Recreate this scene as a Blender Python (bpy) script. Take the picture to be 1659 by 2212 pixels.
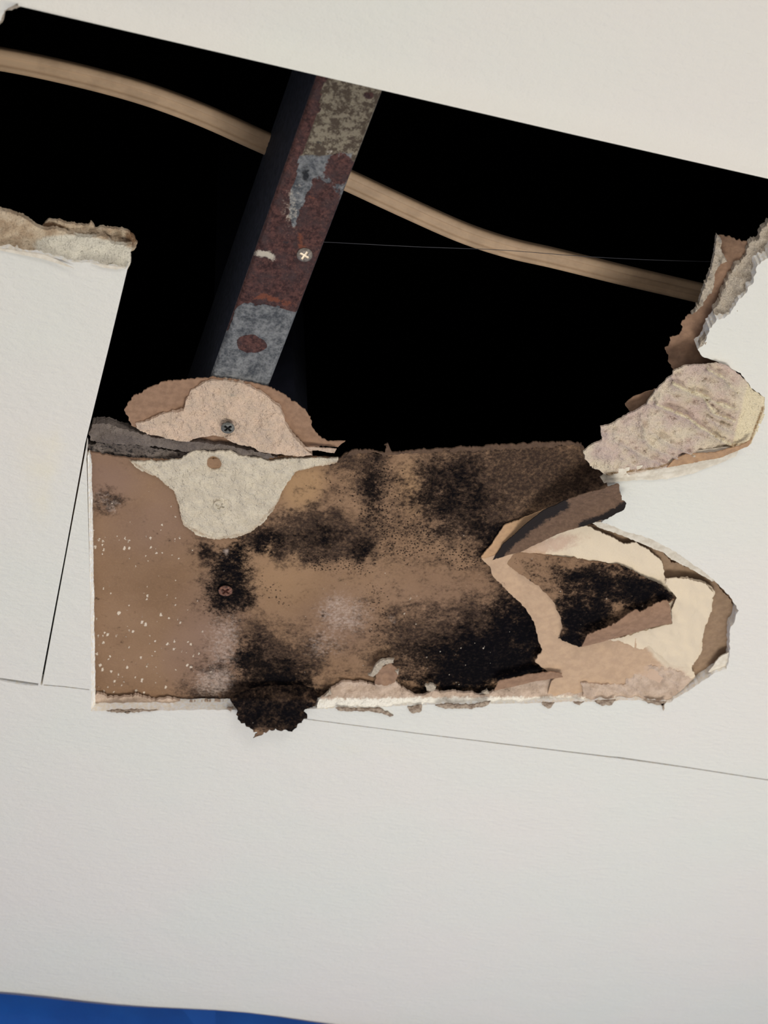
import bpy, bmesh, math, random
import numpy as np
from mathutils import Vector, Matrix
from mathutils.geometry import delaunay_2d_cdt
random.seed(4)
for o in list(bpy.data.objects): bpy.data.objects.remove(o)
S = bpy.context.scene
COL = S.collection
ZC = 2.40                 # height of the ceiling face
CAM = np.array([0., 0., 1.74])
F = 3300.0                # focal length in pixels of the 1659 x 2212 frame
CX, CY = 829.5, 1106.0
# world axes written in camera coordinates (right, down, forward)
up = np.array([-.0656, -.6656, .743]); up /= np.linalg.norm(up)
xa = np.array([.961, .1585, .227]); xa -= up*np.dot(xa, up); xa /= np.linalg.norm(xa)
ya = np.cross(up, xa)

# ---------------------------------------------------------------- camera
cd = bpy.data.cameras.new('camera'); cam = bpy.data.objects.new('camera', cd); COL.objects.link(cam)
R = np.array([xa, ya, up])
M = Matrix(((R[0, 0], -R[0, 1], -R[0, 2], CAM[0]), (R[1, 0], -R[1, 1], -R[1, 2], CAM[1]), (R[2, 0], -R[2, 1], -R[2, 2], CAM[2]), (0, 0, 0, 1)))
cam.matrix_world = M
cd.sensor_fit = 'VERTICAL'; cd.sensor_height = 36.0; cd.lens = F/2212*36
cd.clip_start = .01
cd.dof.use_dof = True; cd.dof.focus_distance = .86; cd.dof.aperture_fstop = 14
S.camera = cam

# ---------------------------------------------------------------- light
S.view_settings.view_transform = 'Standard'; S.view_settings.look = 'None'
S.view_settings.gamma = 1; S.view_settings.exposure = -0.18
w = bpy.data.worlds.new('world'); S.world = w; w.use_nodes = True
w.node_tree.nodes['Background'].inputs[0].default_value = (1, .99, .98, 1)
w.node_tree.nodes['Background'].inputs[1].default_value = .62
def area(name, loc, to, size, power, col):
    l = bpy.data.lights.new(name, 'AREA'); l.shape = 'RECTANGLE'; l.size, l.size_y = size; l.energy = power; l.color = col
    o = bpy.data.objects.new(name, l); COL.objects.link(o); o.location = loc
    o.rotation_euler = (Vector(to)-Vector(loc)).to_track_quat('-Z', 'Y').to_euler(); return o
area('front_fill', (.45, .98, 1.26), (0, .6, 2.4), (.9, .5), 15, (1, .985, .92))  # added fill from the front side; no window stands there
area('room_light', (.25, -1.7, 1.45), (0, .5, 2.4), (.7, .5), 17, (1, .97, .95))

# ---------------------------------------------------------------- mapping, noise, colour
def P(x, y, z=0.0):
    """a point of the photograph carried to the height z above the ceiling face"""
    x = np.asarray(x, float); y = np.asarray(y, float); z = np.asarray(z, float)+ZC-CAM[2]
    v = np.stack([(x-CX)/F, (y-CY)/F, np.ones_like(x)], -1) @ R.T
    t = z/v[..., 2]
    return v*t[..., None]+CAM
def pt(x, y, z=0.0): return Vector(P(x, y, z).tolist())
def h2(i, j, s):
    n = (i.astype(np.int64)*374761393+j.astype(np.int64)*668265263+s*974634777) & 0x7fffffff
    n = ((n ^ (n >> 13))*1274126177) & 0x7fffffff
    return ((n ^ (n >> 16)) & 0xffff)/65535.0
def vn(x, y, s=0):
    i = np.floor(x); j = np.floor(y); u = x-i; v = y-j; u = u*u*(3-2*u); v = v*v*(3-2*v)
    return (h2(i, j, s)*(1-u)+h2(i+1, j, s)*u)*(1-v)+(h2(i, j+1, s)*(1-u)+h2(i+1, j+1, s)*u)*v
def fbm(x, y, sc, o=4, s=0):
    x = np.asarray(x, float)/sc; y = np.asarray(y, float)/sc; a = 0; t = 0; w_ = 1
    for k in range(o):
        a = a+w_*vn(x*2**k+17*k, y*2**k-9*k, s+k); t += w_; w_ *= .5
    return a/t
def lin(c):
    c = c/255.0
    return c/12.92 if c <= .04045 else ((c+.055)/1.055)**2.4
def A(r, g, b, k=.82): return tuple(min(.92, lin(c)/k) for c in (r, g, b))+(1,)

# ---------------------------------------------------------------- materials
class NT:
    def __init__(s, name, rough=.85, metal=0, spec=.3):
        s.m = bpy.data.materials.new(name); s.m.use_nodes = True; s.t = s.m.node_tree
        s.b = s.t.nodes['Principled BSDF']; s.b.inputs['Roughness'].default_value = rough
        s.b.inputs['Metallic'].default_value = metal; s.b.inputs['Specular IOR Level'].default_value = spec
        s.tc = s.t.nodes.new('ShaderNodeTexCoord').outputs['Object']
    def n(s, k, **kw):
        n = s.t.nodes.new(k)
        for a, v in kw.items(): setattr(n, a, v)
        return n
    def lk(s, a, b): s.t.links.new(a, b)
    def math(s, op, a, b=None, c=None, clamp=False):
        n = s.n('ShaderNodeMath', operation=op, use_clamp=clamp)
        for i, v in enumerate((a, b, c)):
            if v is None: continue
            if isinstance(v, (int, float)): n.inputs[i].default_value = v
            else: s.lk(v, n.inputs[i])
        return n.outputs[0]
    def noise(s, sc, det=5, rough=.6, off=0, stretch=None, rot=0, dist=0):
        mp = s.n('ShaderNodeMapping'); s.lk(s.tc, mp.inputs[0]); mp.inputs['Location'].default_value = (off, off*1.7, off*.6)
        if stretch: mp.inputs['Scale'].default_value = stretch
        mp.inputs['Rotation'].default_value = (0, 0, rot)
        n = s.n('ShaderNodeTexNoise'); n.inputs['Scale'].default_value = sc; n.inputs['Detail'].default_value = det
        n.inputs['Roughness'].default_value = rough; n.inputs['Distortion'].default_value = dist
        s.lk(mp.outputs[0], n.inputs['Vector']); return n.outputs['Fac']
    def attr(s, name): return s.n('ShaderNodeAttribute', attribute_name=name).outputs['Fac']
    def step(s, v, lo, hi):
        n = s.n('ShaderNodeMapRange', interpolation_type='SMOOTHSTEP'); s.lk(v, n.inputs[0])
        n.inputs[1].default_value = lo; n.inputs[2].default_value = hi; return n.outputs[0]
    def mix(s, f, a, b):
        n = s.n('ShaderNodeMix', data_type='RGBA')
        if isinstance(f, (int, float)): n.inputs[0].default_value = f
        else: s.lk(f, n.inputs[0])
        for i, v in ((6, a), (7, b)):
            if isinstance(v, tuple): n.inputs[i].default_value = v
            else: s.lk(v, n.inputs[i])
        return n.outputs[2]
    def bump(s, hts, dist=.001):
        cur = None
        for h, d in hts:
            b = s.n('ShaderNodeBump'); b.inputs['Strength'].default_value = 1; b.inputs['Distance'].default_value = d
            s.lk(h, b.inputs['Height'])
            if cur: s.lk(cur, b.inputs['Normal'])
            cur = b.outputs[0]
        s.lk(cur, s.b.inputs['Normal'])
    def col(s, c): s.lk(c, s.b.inputs['Base Color']); return s

def grain(name, a, b, sc=350, bump=((160, .0012), (900, .0004)), rough=.9, layers=(), lo=.35, hi=.65, stretch=None, rot=0):
    """a base of two tones broken by noise, then one layer per attribute: (attribute, colour, noise scale, gain, lo, hi)"""
    t = NT(name, rough)
    c = t.mix(t.step(t.noise(sc, off=3, stretch=stretch, rot=rot), lo, hi), a, b)
    for i, (at, cl, nsc, gain, l0, l1) in enumerate(layers):
        n = t.math('MULTIPLY', t.math('SUBTRACT', t.noise(nsc, 6, .7, off=5+i), .5), gain)
        c = t.mix(t.step(t.math('ADD', t.attr(at), n), l0, l1), c, cl)
    t.col(c); t.bump([(t.noise(q, 4, .6, off=9+k), d) for k, (q, d) in enumerate(bump)])
    return t.m

def paint_mat():
    t = NT('white_ceiling_paint', .62, spec=.35)
    c = t.mix(t.step(t.noise(6, 3), .3, .7), A(202, 197, 190, .82), A(199, 198, 190, .82))
    c = t.mix(t.math('MULTIPLY', t.step(t.math('ADD', t.attr('stain'), t.math('MULTIPLY', t.math('SUBTRACT', t.noise(60), .5), .8)), .3, 1.1), .5), c, A(205, 196, 172, .8))
    t.col(c)
    t.bump([(t.noise(330, 3, .5, stretch=(.55, 1, 1), rot=.5), .00045), (t.noise(45, 3, .5, off=4), .0006), (t.noise(900, 2, .5, off=2), .00015)])
    return t.m
M_PAINT = paint_mat()
M_GYP = grain('white_gypsum_edge', A(240, 236, 224), A(222, 214, 198), 500)
CREAM = A(206, 192, 166)
M_FILL = grain('cream_filler', A(200, 188, 168), A(188, 176, 157), 120, ((240, .0030), (700, .0008)),
               layers=(('tan', A(140, 108, 75), 300, .5, .35, .9), ('grey', A(140, 138, 130), 250, .8, .4, .8)))
M_FRAG = grain('pinkish_gypsum', A(199, 174, 153), A(186, 165, 146), 90, ((220, .0034), (700, .0009)),
               layers=(('grey', A(140, 135, 125), 250, .8, .4, .8),))
M_CHUNK = grain('ridged_gypsum_core', A(203, 188, 166), A(190, 168, 157), 60, ((280, .0030), (900, .0009)),
                layers=(('smooth', A(214, 199, 168), 100, .3, .3, .7), ('tan', A(140, 112, 78), 300, .6, .4, .8)))
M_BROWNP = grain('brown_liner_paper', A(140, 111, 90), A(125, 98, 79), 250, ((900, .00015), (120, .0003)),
                 layers=(('tan', A(176, 142, 108), 300, .5, .4, .9), ('grime_shade', A(72, 55, 43), 420, .5, .3, 1.0), ('mould', A(30, 24, 22), 330, 1.1, .45, .75)))  # the second layer holds grime and painted shade together
M_CREAMP = grain('cream_torn_paper', A(178, 150, 124), A(168, 141, 117), 200, ((500, .0003), (1400, .00015)),
                 layers=(('cream', A(202, 186, 163), 150, .25, .4, .6), ('pink', A(182, 156, 136), 260, .9, .35, .8), ('mould', A(60, 44, 34), 900, 1.3, .75, .95)))
M_RING = grain('grey_brown_ring_paper', A(140, 116, 93), A(128, 105, 84), 250, ((700, .0002), (200, .0003)),
               layers=(('dust', A(196, 180, 160), 1200, 1.6, .95, 1.1),))
M_LIP = grain('pale_paper_lip', A(206, 198, 184), A(190, 180, 164), 200, ((600, .0002),))
M_EDGE = grain('pinkish_torn_edge', A(192, 170, 152), A(170, 148, 130), 160, ((300, .0020), (1000, .0006)),
               layers=(('white', A(228, 219, 207), 400, 1.2, .45, .75), ('tan', A(150, 112, 84), 300, .4, .4, .6)))
M_GREYED = grain('grey_broken_core', A(118, 107, 99), A(98, 88, 82), 120, ((240, .003), (900, .0008)), layers=(('mould', A(28, 25, 26), 260, 1.3, .5, .7),))
M_CRUST = grain('crumbly_torn_core', A(190, 172, 148), A(160, 138, 114), 150, ((260, .0032), (900, .0010)),
                layers=(('tan', A(112, 86, 62), 300, .8, .45, .75), ('white', A(205, 198, 182), 200, .5, .4, .7)))
M_CRUMB = grain('white_crumbly_core', A(228, 219, 204), A(190, 176, 158), 700, ((420, .0030), (1200, .0010)), lo=.2, hi=.42)
M_SHARD = grain('grey_brown_shards', A(160, 144, 126), A(104, 86, 72), 350, ((500, .0005),))

def board_mat():
    t = NT('mouldy_brown_board', .95, spec=.05)
    big = t.noise(14, 4); fine = t.noise(900, 4, .7, off=1)
    c = t.mix(t.step(big, .3, .7), A(134, 107, 85), A(119, 93, 72))
    c = t.mix(t.math('MULTIPLY', t.step(fine, .45, .75), .25), c, A(160, 130, 102))
    c = t.mix(t.math('MULTIPLY', t.attr('pink'), .7), c, A(128, 104, 92))
    c = t.mix(t.math('MULTIPLY', t.attr('tan'), .75), c, A(160, 128, 94))
    # hazy stain under the mould
    mo = t.attr('mould'); n1 = t.math('SUBTRACT', t.noise(85, 7, .68, off=2), .5); n2 = t.math('SUBTRACT', t.noise(420, 6, .75, off=6), .5)
    nn = t.math('ADD', t.math('MULTIPLY', n1, 1.6), t.math('MULTIPLY', n2, 1.5))
    m1 = t.step(t.math('ADD', mo, nn), .12, .80)
    c = t.mix(t.math('MULTIPLY', m1, .93), c, t.mix(t.step(t.noise(520, 6, .75, off=14), .40, .68), A(34, 27, 26), A(84, 66, 52)))
    m2 = t.step(t.math('ADD', t.attr('black'), nn), .30, .80)
    c = t.mix(m2, c, t.mix(t.step(t.noise(480, 6, .75, off=17), .48, .75), A(8, 7, 10), A(38, 31, 28)))
    # separate speckles
    v = t.n('ShaderNodeTexVoronoi'); v.inputs['Scale'].default_value = 620; t.lk(t.tc, v.inputs['Vector'])
    dots = t.math('SUBTRACT', 1.0, t.step(v.outputs['Distance'], .22, .48))
    gate = t.step(t.math('ADD', t.attr('speck'), t.math('MULTIPLY', t.math('SUBTRACT', t.noise(230, 5, .7, off=8), .5), 1.9)), .62, .85)
    c = t.mix(t.math('MULTIPLY', t.math('MULTIPLY', dots, gate), .92), c, A(28, 22, 20))
    # white dust and flecks
    d = t.step(t.math('ADD', t.attr('dust'), t.math('MULTIPLY', t.math('SUBTRACT', t.noise(500, 6, .75, off=11), .5), 1.8)), .55, 1.5)
    c = t.mix(t.math('MULTIPLY', d, .75), c, A(190, 172, 160))
    v2 = t.n('ShaderNodeTexVoronoi'); v2.inputs['Scale'].default_value = 260; v2.inputs['Randomness'].default_value = 1
    mp = t.n('ShaderNodeMapping'); t.lk(t.tc, mp.inputs[0]); mp.inputs['Scale'].default_value = (1.5, .8, 1); mp.inputs['Rotation'].default_value = (0, 0, -.35); t.lk(mp.outputs[0], v2.inputs['Vector'])
    sep = t.n('ShaderNodeSeparateColor'); t.lk(v2.outputs['Color'], sep.inputs[0])
    siz = t.math('MULTIPLY', t.math('SUBTRACT', t.attr('fleck'), sep.outputs[0]), .72)
    fl = t.step(t.math('SUBTRACT', siz, t.math('ADD', v2.outputs['Distance'], t.math('MULTIPLY', t.math('SUBTRACT', t.noise(800, 3, .6), .5), .9))), -.03, .03)
    c = t.mix(t.math('MULTIPLY', fl, .85), c, A(205, 190, 172))
    t.col(c)
    t.bump([(t.noise(700, 3, .6, off=3), .00015), (m2, .0004), (fl, .0003), (t.noise(60, 3, .5, off=4), .0008)])
    return t.m
M_BOARD = board_mat()

def steel_mat():
    t = NT('rusty_galvanised_steel', .72, spec=.3)
    n1 = t.noise(110, 7, .7); n2 = t.noise(420, 6, .75, off=3); n3 = t.noise(300, 6, .7, off=7)
    galv = t.mix(t.step(t.math('ADD', t.math('MULTIPLY', n2, .6), t.math('MULTIPLY', n1, .4)), .38, .62), A(66, 69, 74), A(132, 133, 134))
    beige = t.mix(t.step(n3, .42, .58), A(78, 66, 55), A(138, 128, 110))
    c = t.mix(t.step(t.math('ADD', t.attr('beige'), t.math('MULTIPLY', t.math('SUBTRACT', n1, .5), .5)), .45, .6), galv, beige)
    rust = t.mix(t.step(n2, .36, .66), A(44, 24, 24), A(98, 64, 58)); rust = t.mix(t.step(n1, .42, .68), rust, A(66, 50, 50)); n4 = t.noise(900, 4, .7, off=15); rust = t.mix(t.math('MULTIPLY', t.step(n4, .55, .75), .6), rust, A(134, 96, 84))
    rust = t.mix(t.step(t.math('ADD', t.attr('orange'), t.math('MULTIPLY', t.math('SUBTRACT', n2, .5), 1.6)), .5, .9), rust, A(116, 66, 48))
    c = t.mix(t.step(t.math('ADD', t.attr('rust'), t.math('MULTIPLY', t.math('SUBTRACT', n3, .5), 1.3)), .42, .60), c, rust)
    c = t.mix(t.step(t.math('ADD', t.attr('dark'), t.math('MULTIPLY', t.math('SUBTRACT', n2, .5), 1.6)), .55, .9), c, A(32, 34, 38))
    c = t.mix(t.step(t.math('ADD', t.attr('white'), t.math('MULTIPLY', t.math('SUBTRACT', n2, .5), 1.6)), .55, .95), c, A(190, 180, 165))
    t.col(c); t.bump([(n2, .0014), (t.attr('rust'), .0006), (n1, .0012)])
    return t.m
M_STEEL = steel_mat()
M_WEB = grain('shaded_steel', A(50, 53, 64), A(34, 37, 46), 300, ((600, .0003),), rough=.8)  # steel darkened in colour to stand for the channel's shaded side
M_DARK = grain('dark_void', A(6, 6, 9), A(4, 4, 7), 20, ((40, .001),))  # near-black colour supplies the darkness of the unlit void
M_TIMBER = grain('shaded_timber', A(30, 32, 44), A(22, 24, 34), 80, ((200, .0004),))  # hanger colour made near black to paint the shade of the void
def cable_mat():
    t = NT('tan_cable_sheath', .6, spec=.35)
    t.col(t.mix(t.step(t.noise(60, 4), .35, .65), A(176, 148, 120), A(160, 134, 108))); t.bump([(t.noise(700, 3), .0001)]); return t.m
M_CABLE = cable_mat()
def screw_mat(name, a, b, cross=None, metal=.3, rough=.5):
    t = NT(name, rough, metal)
    c = t.mix(t.step(t.noise(700, 4, .6), .4, .62), a, b)
    if cross: c = t.mix(t.step(t.attr('cross'), .3, .7), c, cross)
    t.col(c); t.bump([(t.noise(1200, 3), .0002)]); return t.m
def blue_mat():
    t = NT('blue_plastic_sheet', .45, spec=.4)
    t.col(t.mix(t.step(t.noise(12, 3), .3, .7), A(24, 104, 198, .8), A(16, 88, 180, .8)))
    t.bump([(t.noise(22, 3, .5, stretch=(1, 1, .3)), .003), (t.noise(120, 2), .0004)]); return t.m
M_BLUE = blue_mat()
M_WALL = grain('wall_paint', A(205, 203, 198), A(198, 196, 190), 20)
M_FLOOR = grain('grey_floor', A(170, 162, 150), A(155, 148, 138), 5, ((30, .001),))

# ---------------------------------------------------------------- building
def finish(name, me, mats, parent=None):
    co = np.zeros(len(me.vertices)*3); me.vertices.foreach_get('co', co); co = co.reshape(-1, 3)
    c = (co.min(0)+co.max(0))/2
    base = np.array(parent['_loc']) if parent is not None else None
    org = c
    me.vertices.foreach_set('co', (co-org).ravel())
    for m in (mats if isinstance(mats, (list, tuple)) else [mats]): me.materials.append(m)
    o = bpy.data.objects.new(name, me); COL.objects.link(o)
    o.location = tuple(org if base is None else org-base)
    if parent is not None: o.parent = parent
    o['_loc'] = tuple(org)
    me.update(); return o
def tag(o, label=None, cat=None, group=None, kind=None):
    if label: o['label'] = label
    if cat: o['category'] = cat
    if group: o['group'] = group
    if kind: o['kind'] = kind
    return o
def empty(name, loc, label, cat, group=None):
    o = bpy.data.objects.new(name, None); COL.objects.link(o); o.location = loc; o['_loc'] = tuple(loc); o.empty_display_size = .02
    return tag(o, label, cat, group)

def jag(pts, amp=2.0, seg=3.0, seed=1, closed=True):
    """resample an outline and roughen it; a point (x, y, a) sets the roughness of the run that starts there"""
    out = []; n = len(pts); s = 0.0
    for i in range(n if closed else n-1):
        p = pts[i]; q = pts[(i+1) % n]; a = p[2] if len(p) > 2 else amp
        d = math.hypot(q[0]-p[0], q[1]-p[1]); k = max(1, int(d/seg)) if a > 0 else 1
        nx, ny = (-(q[1]-p[1])/max(d, 1e-6), (q[0]-p[0])/max(d, 1e-6))
        for j in range(k):
            t = j/k; x = p[0]+(q[0]-p[0])*t; y = p[1]+(q[1]-p[1])*t
            s_ = s+d*t
            o = (float(fbm(s_, seed*31.7, 24, 2, seed))-.5)*2.2+(float(fbm(s_, seed*11.3, 6, 2, seed+9))-.5)*2.0+(float(fbm(s_, seed*5.3, 2.6, 1, seed+4))-.5)*1.0 if j else 0
            out.append((x+nx*o*a, y+ny*o*a))
        s += d
    return out
def inside(poly, x, y):
    poly = np.asarray(poly); r = np.zeros(x.shape, bool); n = len(poly)
    for i in range(n):
        x0, y0 = poly[i]; x1, y1 = poly[(i+1) % n]
        if y0 == y1: continue
        c = ((y0 > y) != (y1 > y)) & (x < (x1-x0)*(y-y0)/(y1-y0)+x0)
        r ^= c
    return r
def cdt(loops, extra):
    """triangles of the region inside loops[0] and outside the other loops"""
    V = []; E = []
    for L in loops:
        b = len(V); V += [Vector(p) for p in L]; E += [(b+i, b+(i+1) % len(L)) for i in range(len(L))]
    V += [Vector(p) for p in extra]
    v, e, f, *_ = delaunay_2d_cdt(V, E, [], 0, 1e-7)
    v = np.array([(p.x, p.y) for p in v]); f = np.array([tuple(t) for t in f if len(t) == 3])
    c = v[f].mean(1); k = inside(loops[0], c[:, 0], c[:, 1])
    for L in loops[1:]: k &= ~inside(L, c[:, 0], c[:, 1])
    f = f[k]; used = np.unique(f); mp = -np.ones(len(v), int); mp[used] = np.arange(len(used))
    return v[used], mp[f]
def shell(name, vw, f, th, mats, parent=None, attrs=None, edge_mat=0, back=None):
    """front surface + the same surface moved up by th + side walls, as one mesh"""
    n = len(vw); bk = vw.copy() if back is None else back; 
    if back is None: bk[:, 2] += th
    a = vw[f]; nz = np.cross(a[:, 1]-a[:, 0], a[:, 2]-a[:, 0])[:, 2]
    f = np.where((nz > 0)[:, None], f[:, ::-1], f)           # front faces look down
    ed = {}
    for t in f:
        for i in range(3): ed[(t[i], t[(i+1) % 3])] = 1
    side = [(b_, a_, a_+n, b_+n) for (a_, b_) in ed if (b_, a_) not in ed]
    faces = [tuple(map(int, t)) for t in f]+[tuple(int(i)+n for i in t[::-1]) for t in f]+[tuple(map(int, s_)) for s_ in side]
    me = bpy.data.meshes.new(name); me.from_pydata(np.vstack([vw, bk]).tolist(), [], faces)
    me.polygons.foreach_set('use_smooth', [True]*(2*len(f))+[False]*len(side))
    me.polygons.foreach_set('material_index', [0]*len(f)+[edge_mat]*len(f)+[edge_mat]*len(side))
    for k, val in (attrs or {}).items():
        at = me.attributes.new(k, 'FLOAT', 'POINT'); at.data.foreach_set('value', np.concatenate([val, val]).astype(np.float32))
    sk = {tuple(sorted((int(s_[0]), int(s_[1])))) for s_ in side} | {tuple(sorted((int(s_[2]), int(s_[3])))) for s_ in side}
    at = me.attributes.new('sharp_edge', 'BOOLEAN', 'EDGE')
    at.data.foreach_set('value', [tuple(sorted(e.vertices)) in sk for e in me.edges])
    return finish(name, me, mats, parent)
def sheet(name, outline, z, th, mats, parent=None, step=6, amp=2.0, seed=1, masks=None, edge_mat=0, seg=3):
    L = jag(outline, amp, seg, seed) if amp is not None else outline
    q = np.asarray(L); x0, y0 = q.min(0); x1, y1 = q.max(0)
    gx, gy = np.meshgrid(np.arange(x0+step/2, x1, step), np.arange(y0+step/2, y1, step)); gx = gx.ravel(); gy = gy.ravel()
    rs = np.random.RandomState(seed); gx = gx+(rs.rand(gx.size)-.5)*step*.5; gy = gy+(rs.rand(gx.size)-.5)*step*.5
    k = inside(L, gx, gy); gx, gy = gx[k], gy[k]
    bd = np.full(gx.size, 1e9)                                # keep grid points off the boundary
    for i in range(0, len(q)): bd = np.minimum(bd, (gx-q[i, 0])**2+(gy-q[i, 1])**2)
    k = bd > (step*.35)**2
    v, f = cdt([L], list(zip(gx[k].tolist(), gy[k].tolist())))
    zz = z(v[:, 0], v[:, 1]) if callable(z) else np.full(len(v), float(z))
    at = {k_: np.clip(fn(v[:, 0], v[:, 1]), -1, 2) for k_, fn in (masks or {}).items()}
    return shell(name, P(v[:, 0], v[:, 1], zz), f, th, mats, parent, at, edge_mat)
def blob(x, y, cx, cy, rx, ry, rot=0, s=1.0, soft=.6):
    c, d = math.cos(math.radians(rot)), math.sin(math.radians(rot)); u = (x-cx)*c+(y-cy)*d; v = -(x-cx)*d+(y-cy)*c
    r = np.sqrt((u/rx)**2+(v/ry)**2)
    return s*np.clip((1+soft-r)/(2*soft), 0, 1)
def blobs(lst):
    def fn(x, y):
        wx = x+(fbm(x, y, 60, 3, 21)-.5)*50; wy = y+(fbm(x, y, 60, 3, 33)-.5)*50; r = np.zeros_like(x)
        for b in lst: r = np.maximum(r, blob(wx, wy, *b))
        return r
    return fn
def dline(x, y, pts):
    """distance to a polyline"""
    d = np.full(x.shape, 1e9)
    for (ax, ay), (bx, by) in zip(pts[:-1], pts[1:]):
        l2 = (bx-ax)**2+(by-ay)**2; t = np.clip(((x-ax)*(bx-ax)+(y-ay)*(by-ay))/l2, 0, 1)
        d = np.minimum(d, np.hypot(x-ax-t*(bx-ax), y-ay-t*(by-ay)))
    return d
def lerp(a, b, t): return a+(b-a)*t
def proj(x, y, a, b):
    """0 at point a, 1 at point b"""
    dx, dy = b[0]-a[0], b[1]-a[1]
    return np.clip(((x-a[0])*dx+(y-a[1])*dy)/(dx*dx+dy*dy), 0, 1)

TH = .0095    # the face board is 9.5 mm thick
YW = float(P(300, 2181, 0)[1])     # the front wall

# ================================================================ the setting
DROOP = .0040             # straight edge bent down, an added shape to catch a brighter strip
def at_face(x, y, z):
    q = (P(x, y, z)+np.array([0, 0, -z])-CAM) @ R; return (float(q[0]/q[2]*F+CX), float(q[1]/q[2]*F+CY))
SH = 420-at_face(1830*1.0, 420, -DROOP)[1]
TOP = [(40, 13), (420, 101), (830, 196), (1240, 291), (1659, 386), (1760, 409)]
TOP = [at_face(x, y, -DROOP) for x, y in TOP]
hole = ([(x, y, 0) for x, y in TOP]+[(1770, 415, 3), (1790, 455, 3), (1720, 455, 3), (1659, 558, 3),
        (1634, 577, 3), (1624, 615, 3), (1589, 660, 3), (1564, 688, 2), (1548, 690, 2), (1532, 710, 2), (1520, 745, 2), (1507, 755, 2), (1517, 770, 2), (1536, 777, 1),
        (1560, 788, 1), (1600, 806, 2), (1622, 838, 2), (1652, 858, 2), (1650, 892, 2), (1634, 930, 2), (1618, 958, 2), (1560, 984, 1), (1420, 1024, 1), (1315, 1032, 2), (1313, 1052, 2),
        (1340, 1062, 2), (1336, 1105, 2), (1299, 1129, 2), (1336, 1142, 2), (1374, 1155, 2), (1411, 1166, 2), (1448, 1185, 2), (1486, 1210, 2), (1523, 1237, 2), (1542, 1252, 2), (1577, 1290, 3),
        (1596, 1319, 4), (1588, 1338, 4), (1577, 1360, 3), (1576, 1411, 2), (1569, 1445, 1), (1544, 1453, 3), (1512, 1475, 3), (1471, 1502, 3), (1446, 1518, 3), (1380, 1512, 1.5), (1187, 1518, 1.2), (1012, 1522, 1.2),
        (900, 1524, 1.5), (690, 1531, 1), (500, 1533, 1.2), (197, 1536, 0), (195, 1300, 0), (187, 1000, 2), (186, 968, 0), (91, 1481, 0), (87, 1480, 0), (140, 1200, 0), (184, 958, 0), (235, 750, 0), (277, 574, 1.5),
        (271, 581, 1.5), (231, 577, 1.5), (204, 569, 2), (160, 567, 2), (109, 556, 2), (60, 549, 2), (35, 539, 2), (0, 538, 2), (-80, 520, 3), (-150, 440, 4), (-190, 250, 4), (-150, 90, 4), (-12, 62, 3), (2, 44, 3), (8, 22, 2)])
hole_px = jag(hole, 0, 5, 3)
kerfs = [[(-420, 1418), (-20, 1461.5), (20, 1467), (60, 1473), (83, 1476.5), (82, 1482), (50, 1479.5), (10, 1472.5), (-20, 1464), (-420, 1420)],
         [(94, 1478.5), (140, 1482.5), (193, 1489.2), (193, 1491), (140, 1484.8), (94, 1481)],
         [(640, 1549.8), (900, 1583.2), (1320, 1634), (1334, 1634.6), (1480, 1656), (1660, 1684), (2600, 1830), (2600, 1832.5), (1660, 1686.6), (1480, 1658.6), (1330, 1638), (1320, 1637), (900, 1585.2), (640, 1551.6)]]
def ceiling():
    to = lambda L: [tuple(P(x, y, 0)[:2]) for x, y in L]
    X0, X1, Y0 = -1.5, 1.7, -1.1
    loops = [[(X0, Y0), (X1, Y0), (X1, YW), (X0, YW)], to(hole_px)]+[to(k) for k in kerfs]
    ex = []
    for d in (4, 8, 12, 17, 22, 28, 35, 43, 52, 62, 70):                 # rows that follow the added bend of the straight edge
        for i in range(0, 121):
            x = -150+i*16.0; ex.append(tuple(P(x, 3.7+.2302*x-SH-d, 0)[:2]))
    gx, gy = np.meshgrid(np.arange(-.45, .55, .02), np.arange(-.05, YW-.02, .02)); ex += list(zip(gx.ravel().tolist(), gy.ravel().tolist()))
    v, f = cdt(loops, ex)
    vw = np.column_stack([v, np.full(len(v), ZC)])
    # project back to the picture frame to measure the added bend (a strip about 14 mm wide along the straight edge)
    rel = vw-CAM; cc = rel @ R; px = cc[:, 0]/cc[:, 2]*F+CX; py = cc[:, 1]/cc[:, 2]*F+CY
    px = np.where(cc[:, 2] > .05, px, 9e4); py = np.where(cc[:, 2] > .05, py, -9e4)
    d = (3.7+.2302*px-SH)-py; t = np.clip(1-d/66, 0, 1)*(d > -3)*(px > -400)*(px < 2200)
    bk = vw.copy(); bk[:, 2] += TH
    vw[:, 2] -= DROOP*t**2.4
    st = np.maximum(blob(px, py, 90, 1000, 60, 120, 0, .9), blob(px, py, 800, 1610, 260, 28, 7, .5))
    o = shell('ceiling', vw, f, TH, [M_PAINT, M_GYP], None, {'stain': np.nan_to_num(st)}, 1, bk)
    return tag(o, 'white painted plasterboard ceiling with a long ragged opening', None, None, 'structure')
ceil = ceiling()

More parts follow.
